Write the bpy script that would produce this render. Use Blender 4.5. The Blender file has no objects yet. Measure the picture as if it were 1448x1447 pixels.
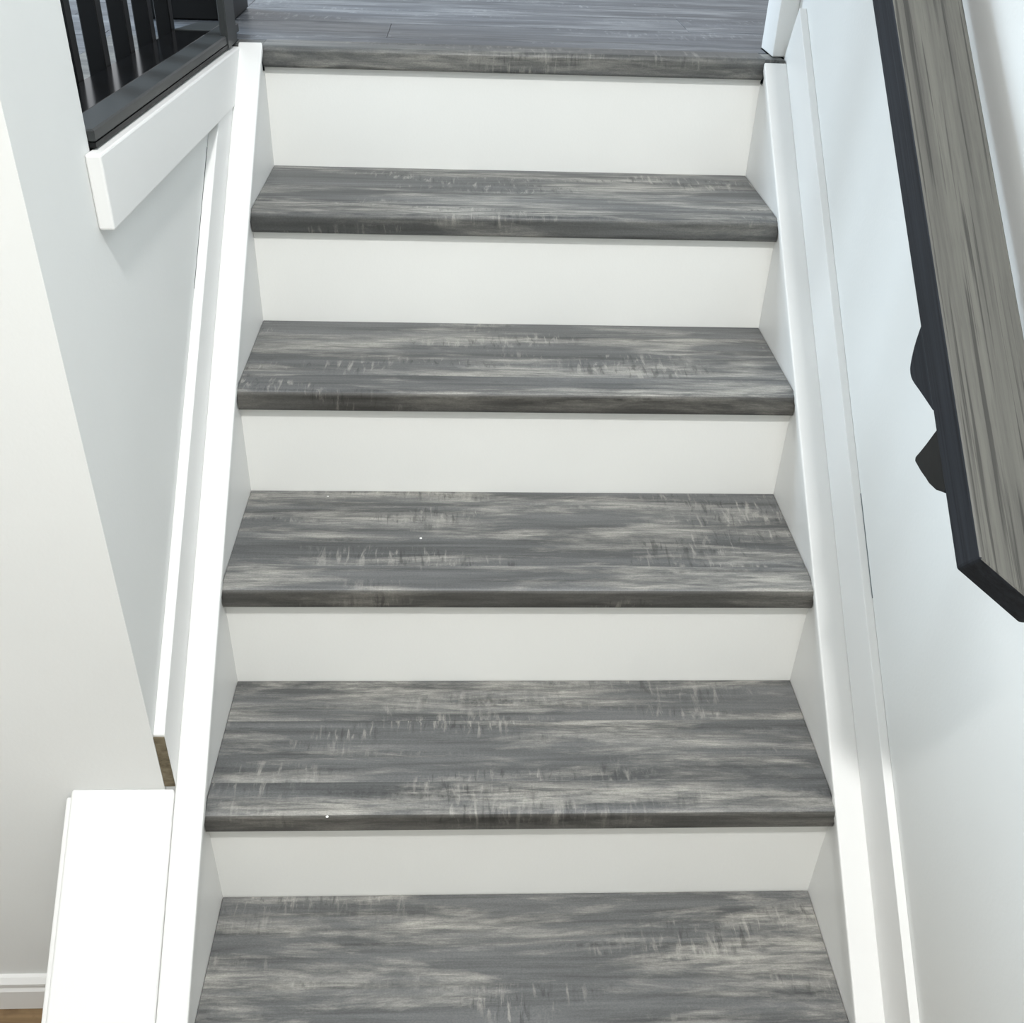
import bpy, bmesh, math, random
from mathutils import Vector, Matrix

random.seed(7)
SC = bpy.context.scene
COL = SC.collection

# ------------------------------------------------------------------ camera
cam_d = bpy.data.cameras.new('camera')
cam = bpy.data.objects.new('camera', cam_d)
COL.objects.link(cam)
RX = Vector((0.9988580, -0.0355197, 0.0319536))
RU = Vector((-0.0061430, 0.5677706, 0.8231639))
RF = Vector((0.0473809, 0.8224202, -0.5669040))
CP = Vector((-0.09037, -0.71643, 1.59763))
m = Matrix.Identity(4)
for i in range(3):
    m[i][0] = RX[i]; m[i][1] = RU[i]; m[i][2] = -RF[i]; m[i][3] = CP[i]
cam.matrix_world = m
cam_d.sensor_width = 36.0
cam_d.lens = 36.0 * 1449.49 / 1448.0
cam_d.clip_start = 0.02
SC.camera = cam

# ------------------------------------------------------------------ light
SC.view_settings.view_transform = 'Standard'
SC.view_settings.look = 'None'
SC.view_settings.gamma = 1.0
SC.view_settings.use_curve_mapping = False
SC.view_settings.exposure = -0.03

w = bpy.data.worlds.new('daylight')
SC.world = w
w.use_nodes = True
bg = w.node_tree.nodes['Background']
bg.inputs['Color'].default_value = (0.93, 0.965, 1.0, 1)
bg.inputs['Strength'].default_value = 0.74


def area(name, loc, target, size, power, color):
    d = bpy.data.lights.new(name, 'AREA')
    d.shape = 'RECTANGLE'; d.size = size[0]; d.size_y = size[1]
    d.energy = power; d.color = color
    o = bpy.data.objects.new(name, d)
    COL.objects.link(o)
    o.location = loc
    o.rotation_euler = (Vector(target) - Vector(loc)).to_track_quat('-Z', 'Y').to_euler()
    return o

# foyer ceiling lamp behind and above the viewer, daylight from the upstairs room
area('ceiling_lamp', (0.05, -1.28, 3.68), (0.05, -0.4, 0.5), (0.2, 0.2), 76, (1.0, 0.995, 0.985))
area('upstairs_window', (-3.2, 2.6, 2.9), (0.5, 0.6, 1.0), (1.2, 1.4), 240, (0.72, 0.87, 1.0))


# ------------------------------------------------------------------ materials
def lin(c):
    return tuple((v / 255 / 12.92) if v / 255 <= 0.04045 else ((v / 255 + 0.055) / 1.055) ** 2.4 for v in c) + (1.0,)


class NT:
    def __init__(s, name, rough=0.5, spec=0.5):
        s.m = bpy.data.materials.new(name); s.m.use_nodes = True
        s.t = s.m.node_tree; s.b = s.t.nodes['Principled BSDF']
        s.b.inputs['Roughness'].default_value = rough
        s.b.inputs['Specular IOR Level'].default_value = spec

    def n(s, typ, **kw):
        x = s.t.nodes.new(typ)
        for k, v in kw.items():
            setattr(x, k, v)
        return x

    def l(s, a, b):
        s.t.links.new(a, b)

    def coord(s, scale, rand=True, rot=(0, 0, 0)):
        tc = s.n('ShaderNodeTexCoord')
        mp = s.n('ShaderNodeMapping')
        mp.inputs['Scale'].default_value = scale
        mp.inputs['Rotation'].default_value = rot
        s.l(tc.outputs['Object'], mp.inputs['Vector'])
        if rand:
            oi = s.n('ShaderNodeObjectInfo')
            mu = s.n('ShaderNodeMath', operation='MULTIPLY'); mu.inputs[1].default_value = 37.0
            s.l(oi.outputs['Random'], mu.inputs[0])
            cb = s.n('ShaderNodeCombineXYZ')
            for i in range(3):
                s.l(mu.outputs[0], cb.inputs[i])
            s.l(cb.outputs[0], mp.inputs['Location'])
        return mp.outputs[0]

    def noise(s, vec, scale=1, detail=4, rough=0.55, dist=0.0):
        x = s.n('ShaderNodeTexNoise')
        x.inputs['Scale'].default_value = scale
        x.inputs['Detail'].default_value = detail
        x.inputs['Roughness'].default_value = rough
        x.inputs['Distortion'].default_value = dist
        s.l(vec, x.inputs['Vector'])
        return x.outputs['Fac']

    def ramp(s, fac, stops):
        x = s.n('ShaderNodeValToRGB')
        e = x.color_ramp.elements
        while len(e) < len(stops):
            e.new(0.5)
        for el, (p, c) in zip(e, stops):
            el.position = p
            el.color = c if len(c) == 4 else lin(c)
        s.l(fac, x.inputs[0])
        return x.outputs[0]

    def mix(s, fac, a, b, mode='MIX'):
        x = s.n('ShaderNodeMix', data_type='RGBA', blend_type=mode)
        if hasattr(fac, 'links'):
            s.l(fac, x.inputs[0])
        else:
            x.inputs[0].default_value = fac
        for v, k in ((a, 6), (b, 7)):
            if hasattr(v, 'links'):
                s.l(v, x.inputs[k])
            else:
                x.inputs[k].default_value = v
        return x.outputs[2]

    def mul(s, a, b):
        x = s.n('ShaderNodeMath', operation='MULTIPLY')
        for i, v in enumerate((a, b)):
            if hasattr(v, 'links'):
                s.l(v, x.inputs[i])
            else:
                x.inputs[i].default_value = v
        return x.outputs[0]

    def base(s, c):
        if hasattr(c, 'links'):
            s.l(c, s.b.inputs['Base Color'])
        else:
            s.b.inputs['Base Color'].default_value = c

    def bump(s, h, strength, dist):
        x = s.n('ShaderNodeBump')
        x.inputs['Strength'].default_value = strength
        x.inputs['Distance'].default_value = dist
        s.l(h, x.inputs['Height'])
        s.l(x.outputs[0], s.b.inputs['Normal'])


def paint(name, c, rough=0.6, spec=0.3, tex=0.0015, scale=160):
    t = NT(name, rough, spec)
    v = t.coord((1, 1, 1), rand=False)
    n = t.noise(v, scale, 2, 0.5)
    big = t.noise(v, 3.0, 3, 0.5)
    c2 = tuple(max(0, x - 4) for x in c)
    t.base(t.ramp(big, [(0.3, c2), (0.7, c)]))
    t.bump(n, 0.12, tex)
    return t.m


BLK = (0, 0, 0, 1); WHT = (1, 1, 1, 1)


def vinyl(name, dark, mid, light, smear=0.8, rough=0.42, dk_amt=1.0):
    t = NT(name, rough, 0.45)
    lt = tuple(v + 20 for v in mid)
    fine = t.noise(t.coord((2.6, 60, 60)), 1, 7, 0.65, 0.4)
    body = t.ramp(fine, [(0.30, dark), (0.50, mid), (0.72, lt)])
    # broad tonal bands along the grain
    band = t.noise(t.coord((0.9, 17, 17)), 1, 4, 0.55, 0.5)
    body = t.mix(t.mul(t.ramp(band, [(0.52, BLK), (0.66, WHT)]), 0.6 * dk_amt), body, lin(dark))
    # pale whitewashed smears
    patch = t.noise(t.coord((3.0, 19, 19)), 1, 7, 0.66, 0.35)
    pm = t.ramp(patch, [(0.47, BLK), (0.62, WHT)])
    streak = t.noise(t.coord((12, 120, 120)), 1, 6, 0.7, 0.4)
    sm = t.ramp(streak, [(0.36, (0.12, 0.12, 0.12, 1)), (0.60, WHT)])
    col = t.mix(t.mul(t.mul(pm, sm), smear), body, lin(light))
    # clusters of upright saw ticks, pale and dark
    area_m = t.ramp(t.noise(t.coord((3.0, 13, 13)), 1, 3, 0.5, 0.5), [(0.53, BLK), (0.63, WHT)])
    saw = t.noise(t.coord((105, 20, 20)), 1, 4, 0.6, 0.5)
    tick = t.ramp(saw, [(0.55, BLK), (0.66, WHT)])
    tick_d = t.ramp(saw, [(0.34, WHT), (0.44, BLK)])
    col = t.mix(t.mul(t.mul(area_m, tick), 0.55), col, lin(light))
    col = t.mix(t.mul(t.mul(area_m, tick_d), 0.55 * dk_amt), col, lin(tuple(v * 0.72 for v in dark)))
    # dark worn streaks
    dkm = t.ramp(t.noise(t.coord((1.6, 26, 26)), 1, 5, 0.65, 0.6), [(0.60, BLK), (0.70, WHT)])
    nick = t.ramp(t.noise(t.coord((75, 45, 45)), 1, 4, 0.7), [(0.40, BLK), (0.60, WHT)])
    col = t.mix(t.mul(t.mul(dkm, nick), 0.7 * dk_amt), col, lin(tuple(v * 0.68 for v in dark)))
    sp = t.ramp(t.noise(t.coord((330, 460, 460)), 1, 3, 0.7), [(0.34, (0.55, 0.55, 0.55, 1)), (0.7, (1, 1, 1, 1))])
    col = t.mix(0.55, col, sp, 'MULTIPLY')
    t.base(col)
    t.bump(fine, 0.15, 0.0006)
    return t.m


M = {}
M['wall'] = paint('wall_paint', (227, 228, 226), 0.75, 0.2)
M['trim'] = paint('trim_paint', (233, 233, 231), 0.45, 0.4, 0.0004, 60)
M['riser'] = paint('riser_paint', (240, 240, 236), 0.6, 0.3, 0.001, 240)
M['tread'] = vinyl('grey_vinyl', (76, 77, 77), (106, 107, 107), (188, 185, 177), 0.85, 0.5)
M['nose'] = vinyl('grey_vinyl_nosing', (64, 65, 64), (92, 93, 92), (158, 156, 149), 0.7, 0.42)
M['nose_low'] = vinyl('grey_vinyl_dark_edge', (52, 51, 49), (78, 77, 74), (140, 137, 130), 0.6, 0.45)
M['landing'] = vinyl('grey_vinyl_landing', (54, 58, 64), (82, 87, 94), (158, 161, 164), 0.6, 0.4, 0.6)
M['ply'] = paint('plywood', (150, 128, 100))
M['raw'] = NT('raw_board_edge', 0.85, 0.2).m


def raw_edge():
    t = NT('raw_edge', 0.85, 0.2)
    n = t.noise(t.coord((60, 60, 120), False), 1, 5, 0.65)
    t.base(t.ramp(n, [(0.3, (78, 70, 54)), (0.7, (128, 118, 98))]))
    return t.m


M['raw'] = raw_edge()


def oak_floor():
    t = NT('oak_floor', 0.5, 0.4)
    n = t.noise(t.coord((3, 40, 40)), 1, 6, 0.65, 0.6)
    k = t.noise(t.coord((14, 24, 24)), 1, 4, 0.6)
    c = t.ramp(n, [(0.28, (62, 44, 28)), (0.5, (112, 90, 62)), (0.75, (146, 122, 90))])
    t.base(t.mix(t.ramp(k, [(0.5, BLK), (0.7, (0.6, 0.6, 0.6, 1))]), c, lin((74, 52, 32))))
    return t.m


M['oak'] = oak_floor()


def rail_wood(name, dark, mid, light, grain=1.0, rough=0.5, spec=0.3):
    t = NT(name, rough, spec)
    a = math.atan(0.762)
    # grain runs along the slope: turn it onto the local x axis of the texture
    tc = t.n('ShaderNodeTexCoord')
    rot = t.n('ShaderNodeVectorRotate', rotation_type='AXIS_ANGLE')
    rot.inputs['Axis'].default_value = (1, 0, 0)
    rot.inputs['Angle'].default_value = -a
    t.l(tc.outputs['Object'], rot.inputs['Vector'])

    def mp(sc):
        x = t.n('ShaderNodeMapping'); x.inputs['Scale'].default_value = sc
        t.l(rot.outputs[0], x.inputs['Vector'])
        return x.outputs[0]
    n = t.noise(mp((110, 2.0, 110)), 1, 5, 0.6, 0.1)
    base = t.ramp(n, [(0.3, dark), (0.5, mid), (0.72, light)])
    g = t.noise(mp((260, 3.4, 260)), 1, 2, 0.5, 0.12)
    gm = t.ramp(g, [(0.555, BLK), (0.64, WHT)])
    p = t.noise(mp((400, 22, 400)), 1, 3, 0.6)
    pm = t.ramp(p, [(0.5, BLK), (0.7, WHT)])
    col = t.mix(t.mul(gm, 0.72 * grain), base, lin(tuple(v * 0.52 for v in dark)))
    col = t.mix(t.mul(pm, 0.25 * grain), col, lin(tuple(v * 0.7 for v in dark)))
    t.base(col)
    t.bump(g, 0.2, -0.0006)
    return t.m


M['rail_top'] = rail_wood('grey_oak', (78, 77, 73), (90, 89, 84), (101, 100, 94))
M['rail_side'] = rail_wood('grey_oak_dark', (28, 29, 32), (36, 38, 42), (46, 48, 53), 0.5, 0.65, 0.15)
M['iron'] = paint('black_iron', (6, 7, 8), 0.5, 0.3, 0.0008, 90)
M['black'] = paint('black_paint', (7, 7, 8), 0.45, 0.25, 0.0003, 60)
M['plate_rim'] = paint('dark_grey_paint', (54, 56, 56), 0.42, 0.3, 0.0003, 60)
M['gloss'] = paint('gloss_black', (12, 12, 13), 0.16, 0.35, 0.0001, 30)
M['crack'] = paint('grey_crack', (120, 126, 130), 0.9, 0.1)
M['gap'] = paint('dark_gap', (40, 44, 50), 0.9, 0.1)
M['speck'] = paint('white_speck', (235, 235, 232))


# ------------------------------------------------------------------ builders
def link(name, bm, mats, parent=None, smooth=False):
    me = bpy.data.meshes.new(name)
    bmesh.ops.recalc_face_normals(bm, faces=bm.faces[:])
    bm.to_mesh(me); bm.free()
    for mm in (mats if isinstance(mats, (list, tuple)) else [mats]):
        me.materials.append(mm)
    if smooth:
        for p in me.polygons:
            p.use_smooth = True
    o = bpy.data.objects.new(name, me)
    COL.objects.link(o)
    if parent:
        o.parent = parent
        # things are Empties placed at their base: keep meshes in world coordinates
        root = parent
        off = Vector((0, 0, 0))
        while root:
            off += root.location
            root = root.parent
        o.location = -off
    return o


def bevel(bm, off, seg=1):
    if off > 0:
        bmesh.ops.bevel(bm, geom=bm.edges[:], offset=off, segments=seg, affect='EDGES', profile=0.5)


def box_bm(x0, x1, y0, y1, z0, z1, bv=0.0, seg=1):
    bm = bmesh.new()
    v = [bm.verts.new((x, y, z)) for x in (x0, x1) for y in (y0, y1) for z in (z0, z1)]
    for f in ((0, 1, 3, 2), (4, 6, 7, 5), (0, 4, 5, 1), (2, 3, 7, 6), (0, 2, 6, 4), (1, 5, 7, 3)):
        bm.faces.new([v[i] for i in f])
    bevel(bm, bv, seg)
    return bm


def prism_bm(profile, x0, x1, bv=0.0, seg=1):
    """profile: list of (y, z); extruded along x."""
    bm = bmesh.new()
    a = [bm.verts.new((x0, y, z)) for y, z in profile]
    b = [bm.verts.new((x1, y, z)) for y, z in profile]
    n = len(profile)
    bm.faces.new(a); bm.faces.new(b[::-1])
    for i in range(n):
        bm.faces.new((a[i], b[i], b[(i + 1) % n], a[(i + 1) % n]))
    bevel(bm, bv, seg)
    return bm


def plan_bm(bot, top, bv=0.0, seg=1):
    """two matching loops of 3-D points joined to a solid."""
    bm = bmesh.new()
    a = [bm.verts.new(p) for p in bot]
    b = [bm.verts.new(p) for p in top]
    n = len(bot)
    bm.faces.new(a); bm.faces.new(b[::-1])
    for i in range(n):
        bm.faces.new((a[i], b[i], b[(i + 1) % n], a[(i + 1) % n]))
    bevel(bm, bv, seg)
    return bm


def tube_bm(pts, radii, n=14):
    bm = bmesh.new()
    rings = []
    P = [Vector(p) for p in pts]
    for i, p in enumerate(P):
        t = (P[min(i + 1, len(P) - 1)] - P[max(i - 1, 0)]).normalized()
        u = t.cross(Vector((0, 0.3, 1))).normalized()
        v = t.cross(u)
        rings.append([bm.verts.new(p + (u * math.cos(2 * math.pi * k / n) + v * math.sin(2 * math.pi * k / n)) * radii[i]) for k in range(n)])
    for r0, r1 in zip(rings, rings[1:]):
        for k in range(n):
            bm.faces.new((r0[k], r0[(k + 1) % n], r1[(k + 1) % n], r1[k]))
    bm.faces.new(rings[0][::-1]); bm.faces.new(rings[-1])
    return bm


def thing(name, label, cat, loc=(0, 0, 0), group=None):
    o = bpy.data.objects.new(name, None)
    COL.objects.link(o)
    o.location = loc
    o.empty_display_size = 0.1
    o['label'] = label; o['category'] = cat
    if group:
        o['group'] = group
    return o


def struct(name, bm, mat, label, cat, parent=None):
    o = link(name, bm, mat, parent)
    o['kind'] = 'structure'
    o['label'] = label; o['category'] = cat
    return o


# ------------------------------------------------------------------ dimensions
RISE, RUN, NOSE, TH = 0.20468, 0.25689, 0.01565, 0.0364
DZ = [0.0016, 0.0034, 0.0004, -0.0043, -0.0051, 0.0040]
S = RISE / RUN
ZF = -0.0915                    # lower floor
HL, HR = 0.2296, 0.2188         # stringer top lines: z = H + S*y
SK = 0.3300                     # skirt top line
XW = 0.5055                     # wall planes
YC = 0.268                      # corner of the left wall
YO = 0.467                      # where the railing opening starts
YTOP = 1.2665
ZU = 6 * RISE + DZ[5]           # upper floor


def zt(k):
    return k * RISE + DZ[k - 1]


# ------------------------------------------------------------------ setting
struct('wall_right', box_bm(XW, XW + 0.12, -3.0, 1.376, ZF, 3.75), M['wall'],
       'white painted wall running up the right side of the stairs', 'wall')
struct('wall_left', box_bm(-XW - 0.125, -XW - 0.003, YO, 1.262, ZF, ZU - 0.012), M['wall'],
       'white wall below the railing on the left of the stairs', 'wall')
struct('wall_front', box_bm(-2.6, -XW - 0.003, YC, YO, ZF, 3.75), M['wall'],
       'tall white wall with a square corner left of the stairs', 'wall')

struct('wall_blocker_left', box_bm(-1.17, -1.05, -2.6, YC, ZF, 3.75), M['wall'],  # unseen wall, added to shade the lower part of the front wall
       'unseen white wall added left of the frame to dim the foyer', 'wall')
struct('wall_blocker_back', box_bm(-1.17, XW, -2.72, -2.6, ZF, 3.75), M['wall'],  # unseen wall, added to close the foyer so light comes from above
       'unseen white wall added behind the viewer to dim the foyer', 'wall')

fl = struct('floor', box_bm(-1.05, XW, -3.2, YC, ZF - 0.05, ZF - 0.009), M['oak'],
            'brown wood floor at the foot of the stairs', 'floor')
for r in range(3):
    y1 = YC - r * 0.127
    for c in range(1):
        x1 = -0.6345
        link('plank', box_bm(-1.0495, x1, y1 - 0.1255, y1, ZF - 0.009, ZF, 0.001), M['oak'], fl)

# upper floor and its planks
fu_bm = bmesh.new()
for (x0, x1, y0, y1) in ((-3.2, 0.505, 1.285, 1.376), (-3.2, 2.0, 1.376, 5.2), (-3.2, -0.632, YO, 1.285)):
    t = box_bm(x0, x1, y0, y1, ZU - 0.20, ZU - 0.008)
    me = bpy.data.meshes.new('t'); t.to_mesh(me); t.free(); fu_bm.from_mesh(me); bpy.data.meshes.remove(me)
fu = struct('floor_upper', fu_bm, M['gap'], 'upper floor of grey wood look planks beyond the top step', 'floor')
PW = 0.152
link('plank', box_bm(-0.75, 0.4705, 1.328, 1.3757, ZU - 0.008, ZU, 0.0008), M['landing'], fu)
link('plank', box_bm(-1.97, -0.7506, 1.328, 1.3757, ZU - 0.008, ZU, 0.0008), M['landing'], fu)
y = 1.3757
row = 0
while y < 4.4:
    xa = 1.6
    x = xa
    first = True
    while x > -2.6:
        L = 1.22 if not first else 0.62 + 0.31 * ((row * 5) % 3)
        if xa < 1 and first:
            L = 1.22
        link('plank', box_bm(x - L + 0.0006, x, y + 0.0005, y + PW - 0.0005, ZU - 0.008, ZU, 0.0008), M['landing'], fu)
        x -= L; first = False
    y += PW; row += 1
y = 1.3275 - PW
while y > YO - 0.1:
    x = -0.735
    y0 = max(y + 0.0005, YO + 0.001)
    for L in (1.22, 1.0):
        link('plank', box_bm(x - L + 0.0006, x, y0, y + PW - 0.0005, ZU - 0.008, ZU, 0.0008), M['landing'], fu)
        x -= L
    y -= PW
link('edge_board', box_bm(-0.7344, -0.632, YO + 0.001, 1.3270, ZU - 0.008, ZU + 0.001, 0.001), M['nose'], fu)


def line_board(x0, x1, hb, ht, y0, y1, bv=0.0015, seg=2):
    """board following the stair slope with plumb ends."""
    return prism_bm([(y0, hb + S * y0), (y1, hb + S * y1), (y1, ht + S * y1), (y0, ht + S * y0)], x0, x1, bv, seg)


# skirting boards on both walls above the stringers
t1 = struct('trim_1', prism_bm([(-0.5, HR - 0.03 - 0.5 * S), (1.25, 1.19), (1.287, 1.205), (1.287, ZU + 0.0005), (1.245, SK + 1.245 * S), (-0.5, SK - 0.5 * S)],
                              0.4925, XW, 0.0012, 2), M['trim'],
            'white sloping skirting board on the right wall', 'trim')
t2 = struct('trim_2', prism_bm([(YC + 0.003, HL - 0.03 + S * (YC + 0.003)), (1.262, 1.155), (1.262, 1.185), (1.073, 1.185), (YC + 0.003, SK + S * (YC + 0.003))],
                              -XW - 0.003, -0.4932, 0.0012, 2), M['trim'],
            'white sloping skirting board on the left wall', 'trim')
link('raw_end', box_bm(-XW - 0.0028, -0.4938, YC + 0.0005, YC + 0.003, HL + S * YC + 0.001, SK + S * YC - 0.001, 0.0004), M['raw'], t2)['label'] = 'bare brown board end'
# hairline caulk cracks on top of the skirting boards
link('caulk_crack', line_board(-XW - 0.0036, -XW - 0.0024, SK - 0.0005, SK + 0.0004, 0.80, 1.0, 0), M['gap'], t2)
link('caulk_crack', line_board(XW - 0.0012, XW + 0.0004, SK + 0.0002, SK + 0.0009, 0.42, 0.545, 0), M['crack'], t1)

# fascia board under the railing (it runs slightly out of level)
def zf(y):
    return 1.2675 - 0.0445 * (y - 0.449)


struct('trim_3', prism_bm([(0.447, zf(0.447) - 0.085), (1.262, zf(1.262) - 0.083), (1.262, zf(1.262)), (0.447, zf(0.447))],
                          -XW - 0.003, -0.4905, 0.0025, 2), M['trim'],
       'white fascia board below the dark railing plate', 'trim')
struct('baseboard_front', prism_bm([(YC, ZF), (YC - 0.014, ZF), (YC - 0.014, ZF + 0.050), (YC - 0.011, ZF + 0.056),
                                    (YC - 0.0105, ZF + 0.061), (YC - 0.013, ZF + 0.064), (YC - 0.013, ZF + 0.070),
                                    (YC - 0.006, ZF + 0.079), (YC, ZF + 0.080)], -1.049, -0.645), M['trim'],
       'white moulded baseboard along the foot of the left wall', 'baseboard')
struct('baseboard_right', box_bm(0.471, XW, 1.289, 1.376, ZU + 0.001, 1.40, 0.002, 2), M['trim'],
       'white board standing at the end of the right wall', 'baseboard')

# low wall left of the lower steps with its sloping cap board
YH0 = -0.36
lw = struct('wall_low', prism_bm([(YH0, ZF), (YC - 0.0005, ZF), (YC - 0.0005, HL - 0.02 + S * YC), (YH0, HL - 0.02 + S * YH0)],
                                 -0.634, -0.4945), M['wall'],
            'low white wall beside the lower steps with a sloping cap', 'wall')
link('edge_moulding', line_board(-0.6465, -0.634, HL - 0.034, HL - 0.012, YH0, YC - 0.003, 0.003, 2), M['trim'], lw)
link('cap_board', line_board(-0.6375, -0.4943, HL - 0.02, HL, YH0, YC - 0.0005, 0.004, 3), M['trim'], lw)

# ------------------------------------------------------------------ staircase
st = thing('staircase', 'straight white staircase with grey wood look treads between closed stringers', 'staircase', (0, 0, ZF))
for sx, H in ((-1, HL), (1, HR)):
    hb = H - 0.016
    ya = (ZF - hb) / S
    prof = [(ya, ZF), (0.20, ZF), (1.30, 0.80), (1.30, ZU - 0.045), (YTOP, ZU - 0.045), (YTOP, hb + S * YTOP)]
    xs = sorted((sx * 0.4555, sx * 0.4925))
    so = link('stringer', prism_bm(prof, xs[0], xs[1]), M['trim'], st)
    xs = sorted((sx * 0.4515, sx * 0.4936))
    link('stringer_cap', prism_bm([(ya + 0.02, hb + S * (ya + 0.02)), (YTOP, hb + S * YTOP), (YTOP, H + S * YTOP), (ya + 0.02, H + S * (ya + 0.02))],
                                  xs[0], xs[1], 0.0025, 2), M['trim'], so)


def nosing_profile(k):
    z = zt(k) if k < 7 else ZU
    yn = (k - 1) * RUN - NOSE
    p = [(yn + 0.060, z), ]
    r = 0.009
    for i in range(7):
        a = math.pi / 2 + i * (math.pi / 2) / 6
        p.append((yn + r + r * math.cos(a), z - r + r * math.sin(a)))
    r = 0.005
    for i in range(5):
        a = math.pi + i * (math.pi / 2) / 4
        p.append((yn + r + r * math.cos(a), z - TH + r + r * math.sin(a)))
    p += [(yn + NOSE - 0.0005, z - TH), (yn + NOSE - 0.0005, z - 0.007), (yn + 0.060, z - 0.007)]
    return p


for k in range(1, 7):
    z = zt(k)
    yf, yb = (k - 1) * RUN, k * RUN
    zlow = zt(k - 1) if k > 1 else ZF
    link('riser', box_bm(-0.4554, 0.4554, yf, yf + 0.014, zlow - 0.0250 if k > 1 else ZF, z - 0.0075), M['riser'], st)
    if k < 6:
        tr = link('tread', box_bm(-0.4554, 0.4554, yf + 0.0145, yb - 0.0005, z - 0.028, z - 0.0072), M['ply'], st)
        yn0 = yf - NOSE + 0.0604
        seams = {2: [0.4238], 1: [], 3: [], 4: [], 5: []}[k]
        ys = [yn0] + seams + [yb - 0.0008]
        for a, b in zip(ys, ys[1:]):
            link('plank', box_bm(-0.4548, 0.4548, a + 0.0003, b - 0.0003, z - 0.007, z, 0.0008), M['tread'], tr)
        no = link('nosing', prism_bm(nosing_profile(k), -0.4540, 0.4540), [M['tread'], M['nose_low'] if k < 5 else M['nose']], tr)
        for p in no.data.polygons:      # the moulded front edge is set darker than the top, most on lower steps
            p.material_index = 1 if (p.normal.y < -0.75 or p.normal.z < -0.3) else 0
    else:
        nb = prism_bm(nosing_profile(6), -0.4540, 0.4540)
        link('nosing', nb, M['nose'], st)
        # the top nosing runs on over the ends of both stringers
        for x0, x1 in ((-0.5040, -0.4540), (0.4540, 0.4885)):
            link('nosing_end', box_bm(x0, x1, YTOP + 0.002, YTOP + 0.0572, ZU - 0.007, ZU, 0.001), M['nose'], st)

for (px, py, pz, r) in ((-0.159, 0.632, zt(3), 0.0022), (-0.322, 0.752, zt(3), 0.0015), (-0.28, 0.2395, zt(2), 0.0022)):
    b = bmesh.new()
    bmesh.ops.create_icosphere(b, subdivisions=2, radius=r)
    for v in b.verts:
        v.co.z *= 0.35
        v.co += Vector((px, py, pz))
    link('paint_speck', b, M['speck'], st)

# ------------------------------------------------------------------ railing upstairs
rl = thing('railing', 'black railing with square balusters on a dark plate at upper left', 'railing', (-0.56, 0.47, 1.27))


def zp(y):
    return 1.289 - 0.0425 * (y - 0.45)


def plate_bm(x0, x1, y0, y1, dz0, dz1, bv):
    return prism_bm([(y0, zp(y0) + dz0), (y1, zp(y1) + dz0), (y1, zp(y1) + dz1), (y0, zp(y0) + dz1)], x0, x1, bv)


YP0, YP1 = YO + 0.001, 1.375
pb = link('base_plate', plate_bm(-0.606, -0.5005, YP0, 1.285, -0.019, -0.0135, 0.0), M['black'], rl)
link('plate_panel', plate_bm(-0.605, -0.540, YP0, 1.268, -0.0135, 0.0, 0.0008), M['gloss'], pb)
link('plate_rim', plate_bm(-0.5398, -0.5005, YP0, 1.205, -0.0135, 0.001, 0.002), M['plate_rim'], pb)
rim_end = plan_bm([(-0.605, 1.2685, zp(1.27) - 0.0135), (-0.5398, 1.2685, zp(1.27) - 0.0135), (-0.5398, YP1, zp(YP1) - 0.0135), (-0.585, YP1, zp(YP1) - 0.0135)],
                  [(-0.605, 1.2685, zp(1.27) + 0.001), (-0.5398, 1.2685, zp(1.27) + 0.001), (-0.5398, YP1, zp(YP1) + 0.001), (-0.585, YP1, zp(YP1) + 0.001)], 0.001)
link('plate_rim', rim_end, M['plate_rim'], pb)
link('plate_rim', plate_bm(-0.5398, -0.512, 1.2055, YP1, -0.0135, 0.001, 0.001), M['plate_rim'], pb)
for i, yb in enumerate((0.7625, 0.8865, 1.0145, 1.1425, 1.270)):
    link('baluster', box_bm(-0.631, -0.6055, yb - 0.0125, yb + 0.0125, 1.235, 2.15, 0.0015), M['black'], rl)
link('bottom_rail', plate_bm(-0.632, -0.6052, YP0, YP1, -0.05, -0.015, 0.001), M['black'], rl)
link('top_rail', box_bm(-0.645, -0.590, YP0, 1.42, 2.15, 2.19, 0.004), M['rail_side'], rl)
link('newel_panel', box_bm(-0.5115, -0.4985, 1.207, 1.285, 1.236, 2.15, 0.0015), M['plate_rim'], rl)

ps = thing('post', 'black square post standing on the upper floor behind the railing', 'post', (-0.63, 1.58, ZU))
link('shaft', box_bm(-0.725, -0.545, 1.50, 1.66, ZU + 0.0005, 2.2, 0.003), M['black'], ps)
link('cap', box_bm(-0.735, -0.535, 1.49, 1.67, 2.2, 2.23, 0.006), M['black'], ps)

# ------------------------------------------------------------------ handrail on the right wall
hr = thing('handrail', 'grey oak handrail with clipped end on black brackets along right wall', 'handrail', (XW, 0.3, 1.1))


def rt(y):
    return 1.0126 + 0.7629 * y


def rb(y):
    return 0.9539 + 0.7608 * y


XR0, XR1 = 0.390, 0.472
YR = 1.30
pl_t = [(XR0, 0.0284), (0.4433, -0.0139), (XR1, -0.0139), (XR1, YR), (XR0, YR)]
pl_b = [(XR0, 0.0585), (0.4433, 0.0161), (XR1, 0.0161), (XR1, YR + 0.03), (XR0, YR + 0.03)]
rbm = plan_bm([(x, yy, rb(yy)) for x, yy in pl_b], [(x, yy, rt(yy)) for x, yy in pl_t], 0.0025, 2)
rbm.normal_update()
bmesh.ops.recalc_face_normals(rbm, faces=rbm.faces[:])
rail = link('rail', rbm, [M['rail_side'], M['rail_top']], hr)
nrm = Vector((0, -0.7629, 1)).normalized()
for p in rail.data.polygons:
    p.material_index = 1 if p.normal.dot(nrm) > 0.9 else 0  # top faces take the lighter tone, sides and ends the darker one


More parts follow.
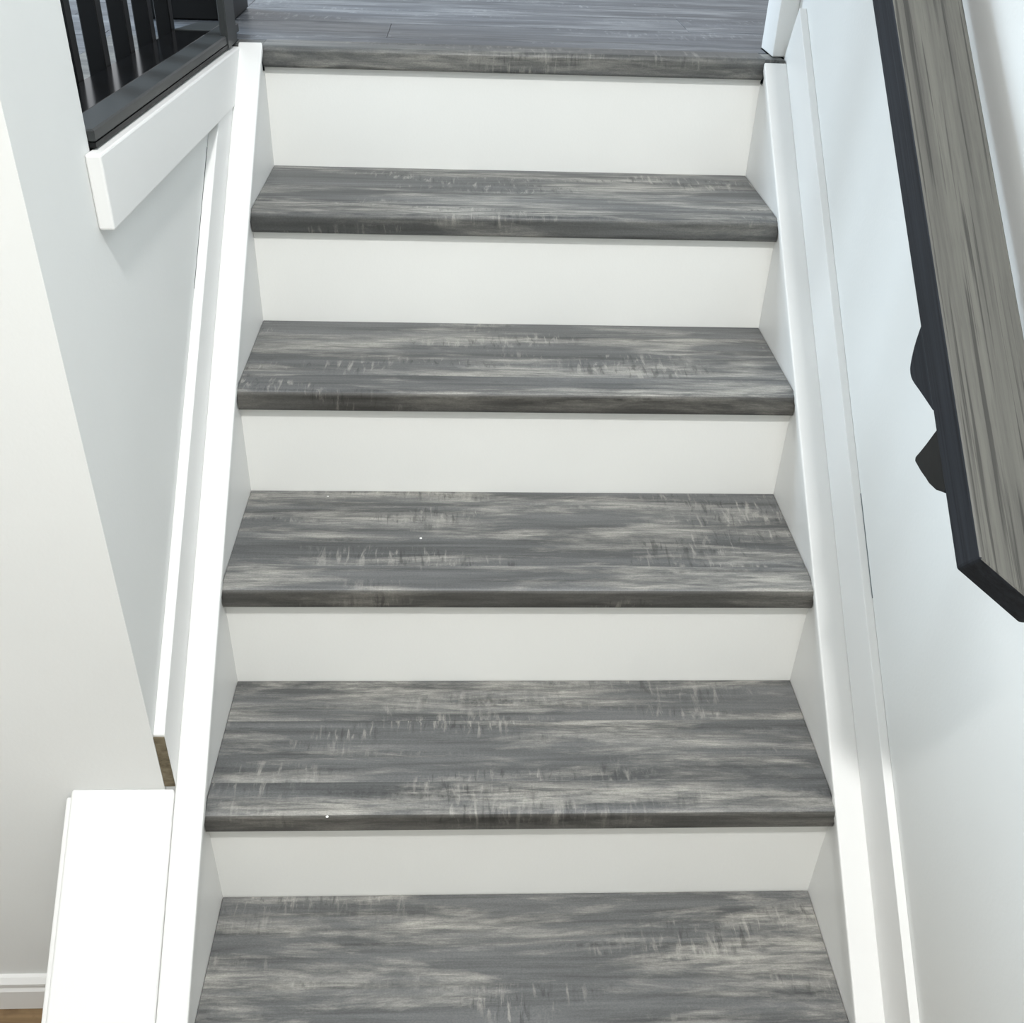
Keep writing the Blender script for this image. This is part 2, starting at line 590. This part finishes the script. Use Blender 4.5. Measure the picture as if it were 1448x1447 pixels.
def smooth_profile(ctrl, n=6):
    out = []
    P = [Vector((a, b)) for a, b in ctrl]
    for i in range(len(P) - 1):
        p0, p1, p2, p3 = P[max(i - 1, 0)], P[i], P[i + 1], P[min(i + 2, len(P) - 1)]
        for j in range(n):
            u = j / n
            q = 0.5 * ((2 * p1) + (p2 - p0) * u + (2 * p0 - 5 * p1 + 4 * p2 - p3) * u * u + (3 * p1 - p0 - 3 * p2 + p3) * u ** 3)
            out.append((q.x, q.y))
    out.append(tuple(P[-1]))
    return out


def under(y, d):
    return (y, rb(y) - d)


# wall bracket: saddle under the rail, rounded corbel, pointed cup, arm and wall plate
def make_bracket(dy):
    br = link('bracket', prism_bm([under(y, d) for y, d in ((0.12, 0.0005), (0.34, 0.0005), (0.34, 0.006), (0.12, 0.006))], 0.398, 0.455, 0.001), M['iron'], hr)
    bump = [(0.2730, 0.0031), (0.2742, 0.0111), (0.2756, 0.0309), (0.2734, 0.0474), (0.2696, 0.0528), (0.2595, 0.0503), (0.2376, 0.0348), (0.2186, 0.0212), (0.1979, 0.0066)]
    corbel = [under(0.262, -0.0005)] + smooth_profile([under(*p) for p in bump], 3) + [under(0.20, -0.0005)]
    link('corbel', prism_bm(corbel, 0.393, 0.412, 0.0), M['rail_side'], br)
    pts = [(0.1787, 0.0053), (0.1901, 0.0368), (0.2054, 0.0733), (0.2042, 0.0771), (0.1851, 0.063), (0.162, 0.0465), (0.1435, 0.0282), (0.126, 0.0076)]
    cup = [under(0.177, -0.0005)] + [under(*p) for p in pts] + [under(0.128, -0.0005)]
    link('cup', prism_bm(cup, 0.393, 0.420, 0.0015, 2), M['iron'], br)
    z0 = rb(0.19)
    link('arm', tube_bm([(0.42, 0.19, z0 - 0.045), (0.44, 0.197, z0 - 0.065), (0.47, 0.203, z0 - 0.078), (XW, 0.205, z0 - 0.08)], [0.009] * 4), M['iron'], br, True)
    link('wall_plate', tube_bm([(XW - 0.012, 0.205, z0 - 0.08), (XW - 0.006, 0.205, z0 - 0.08), (XW - 0.0005, 0.205, z0 - 0.08)], [0.016, 0.028, 0.031], 24), M['iron'], br)
    return br


make_bracket(0)
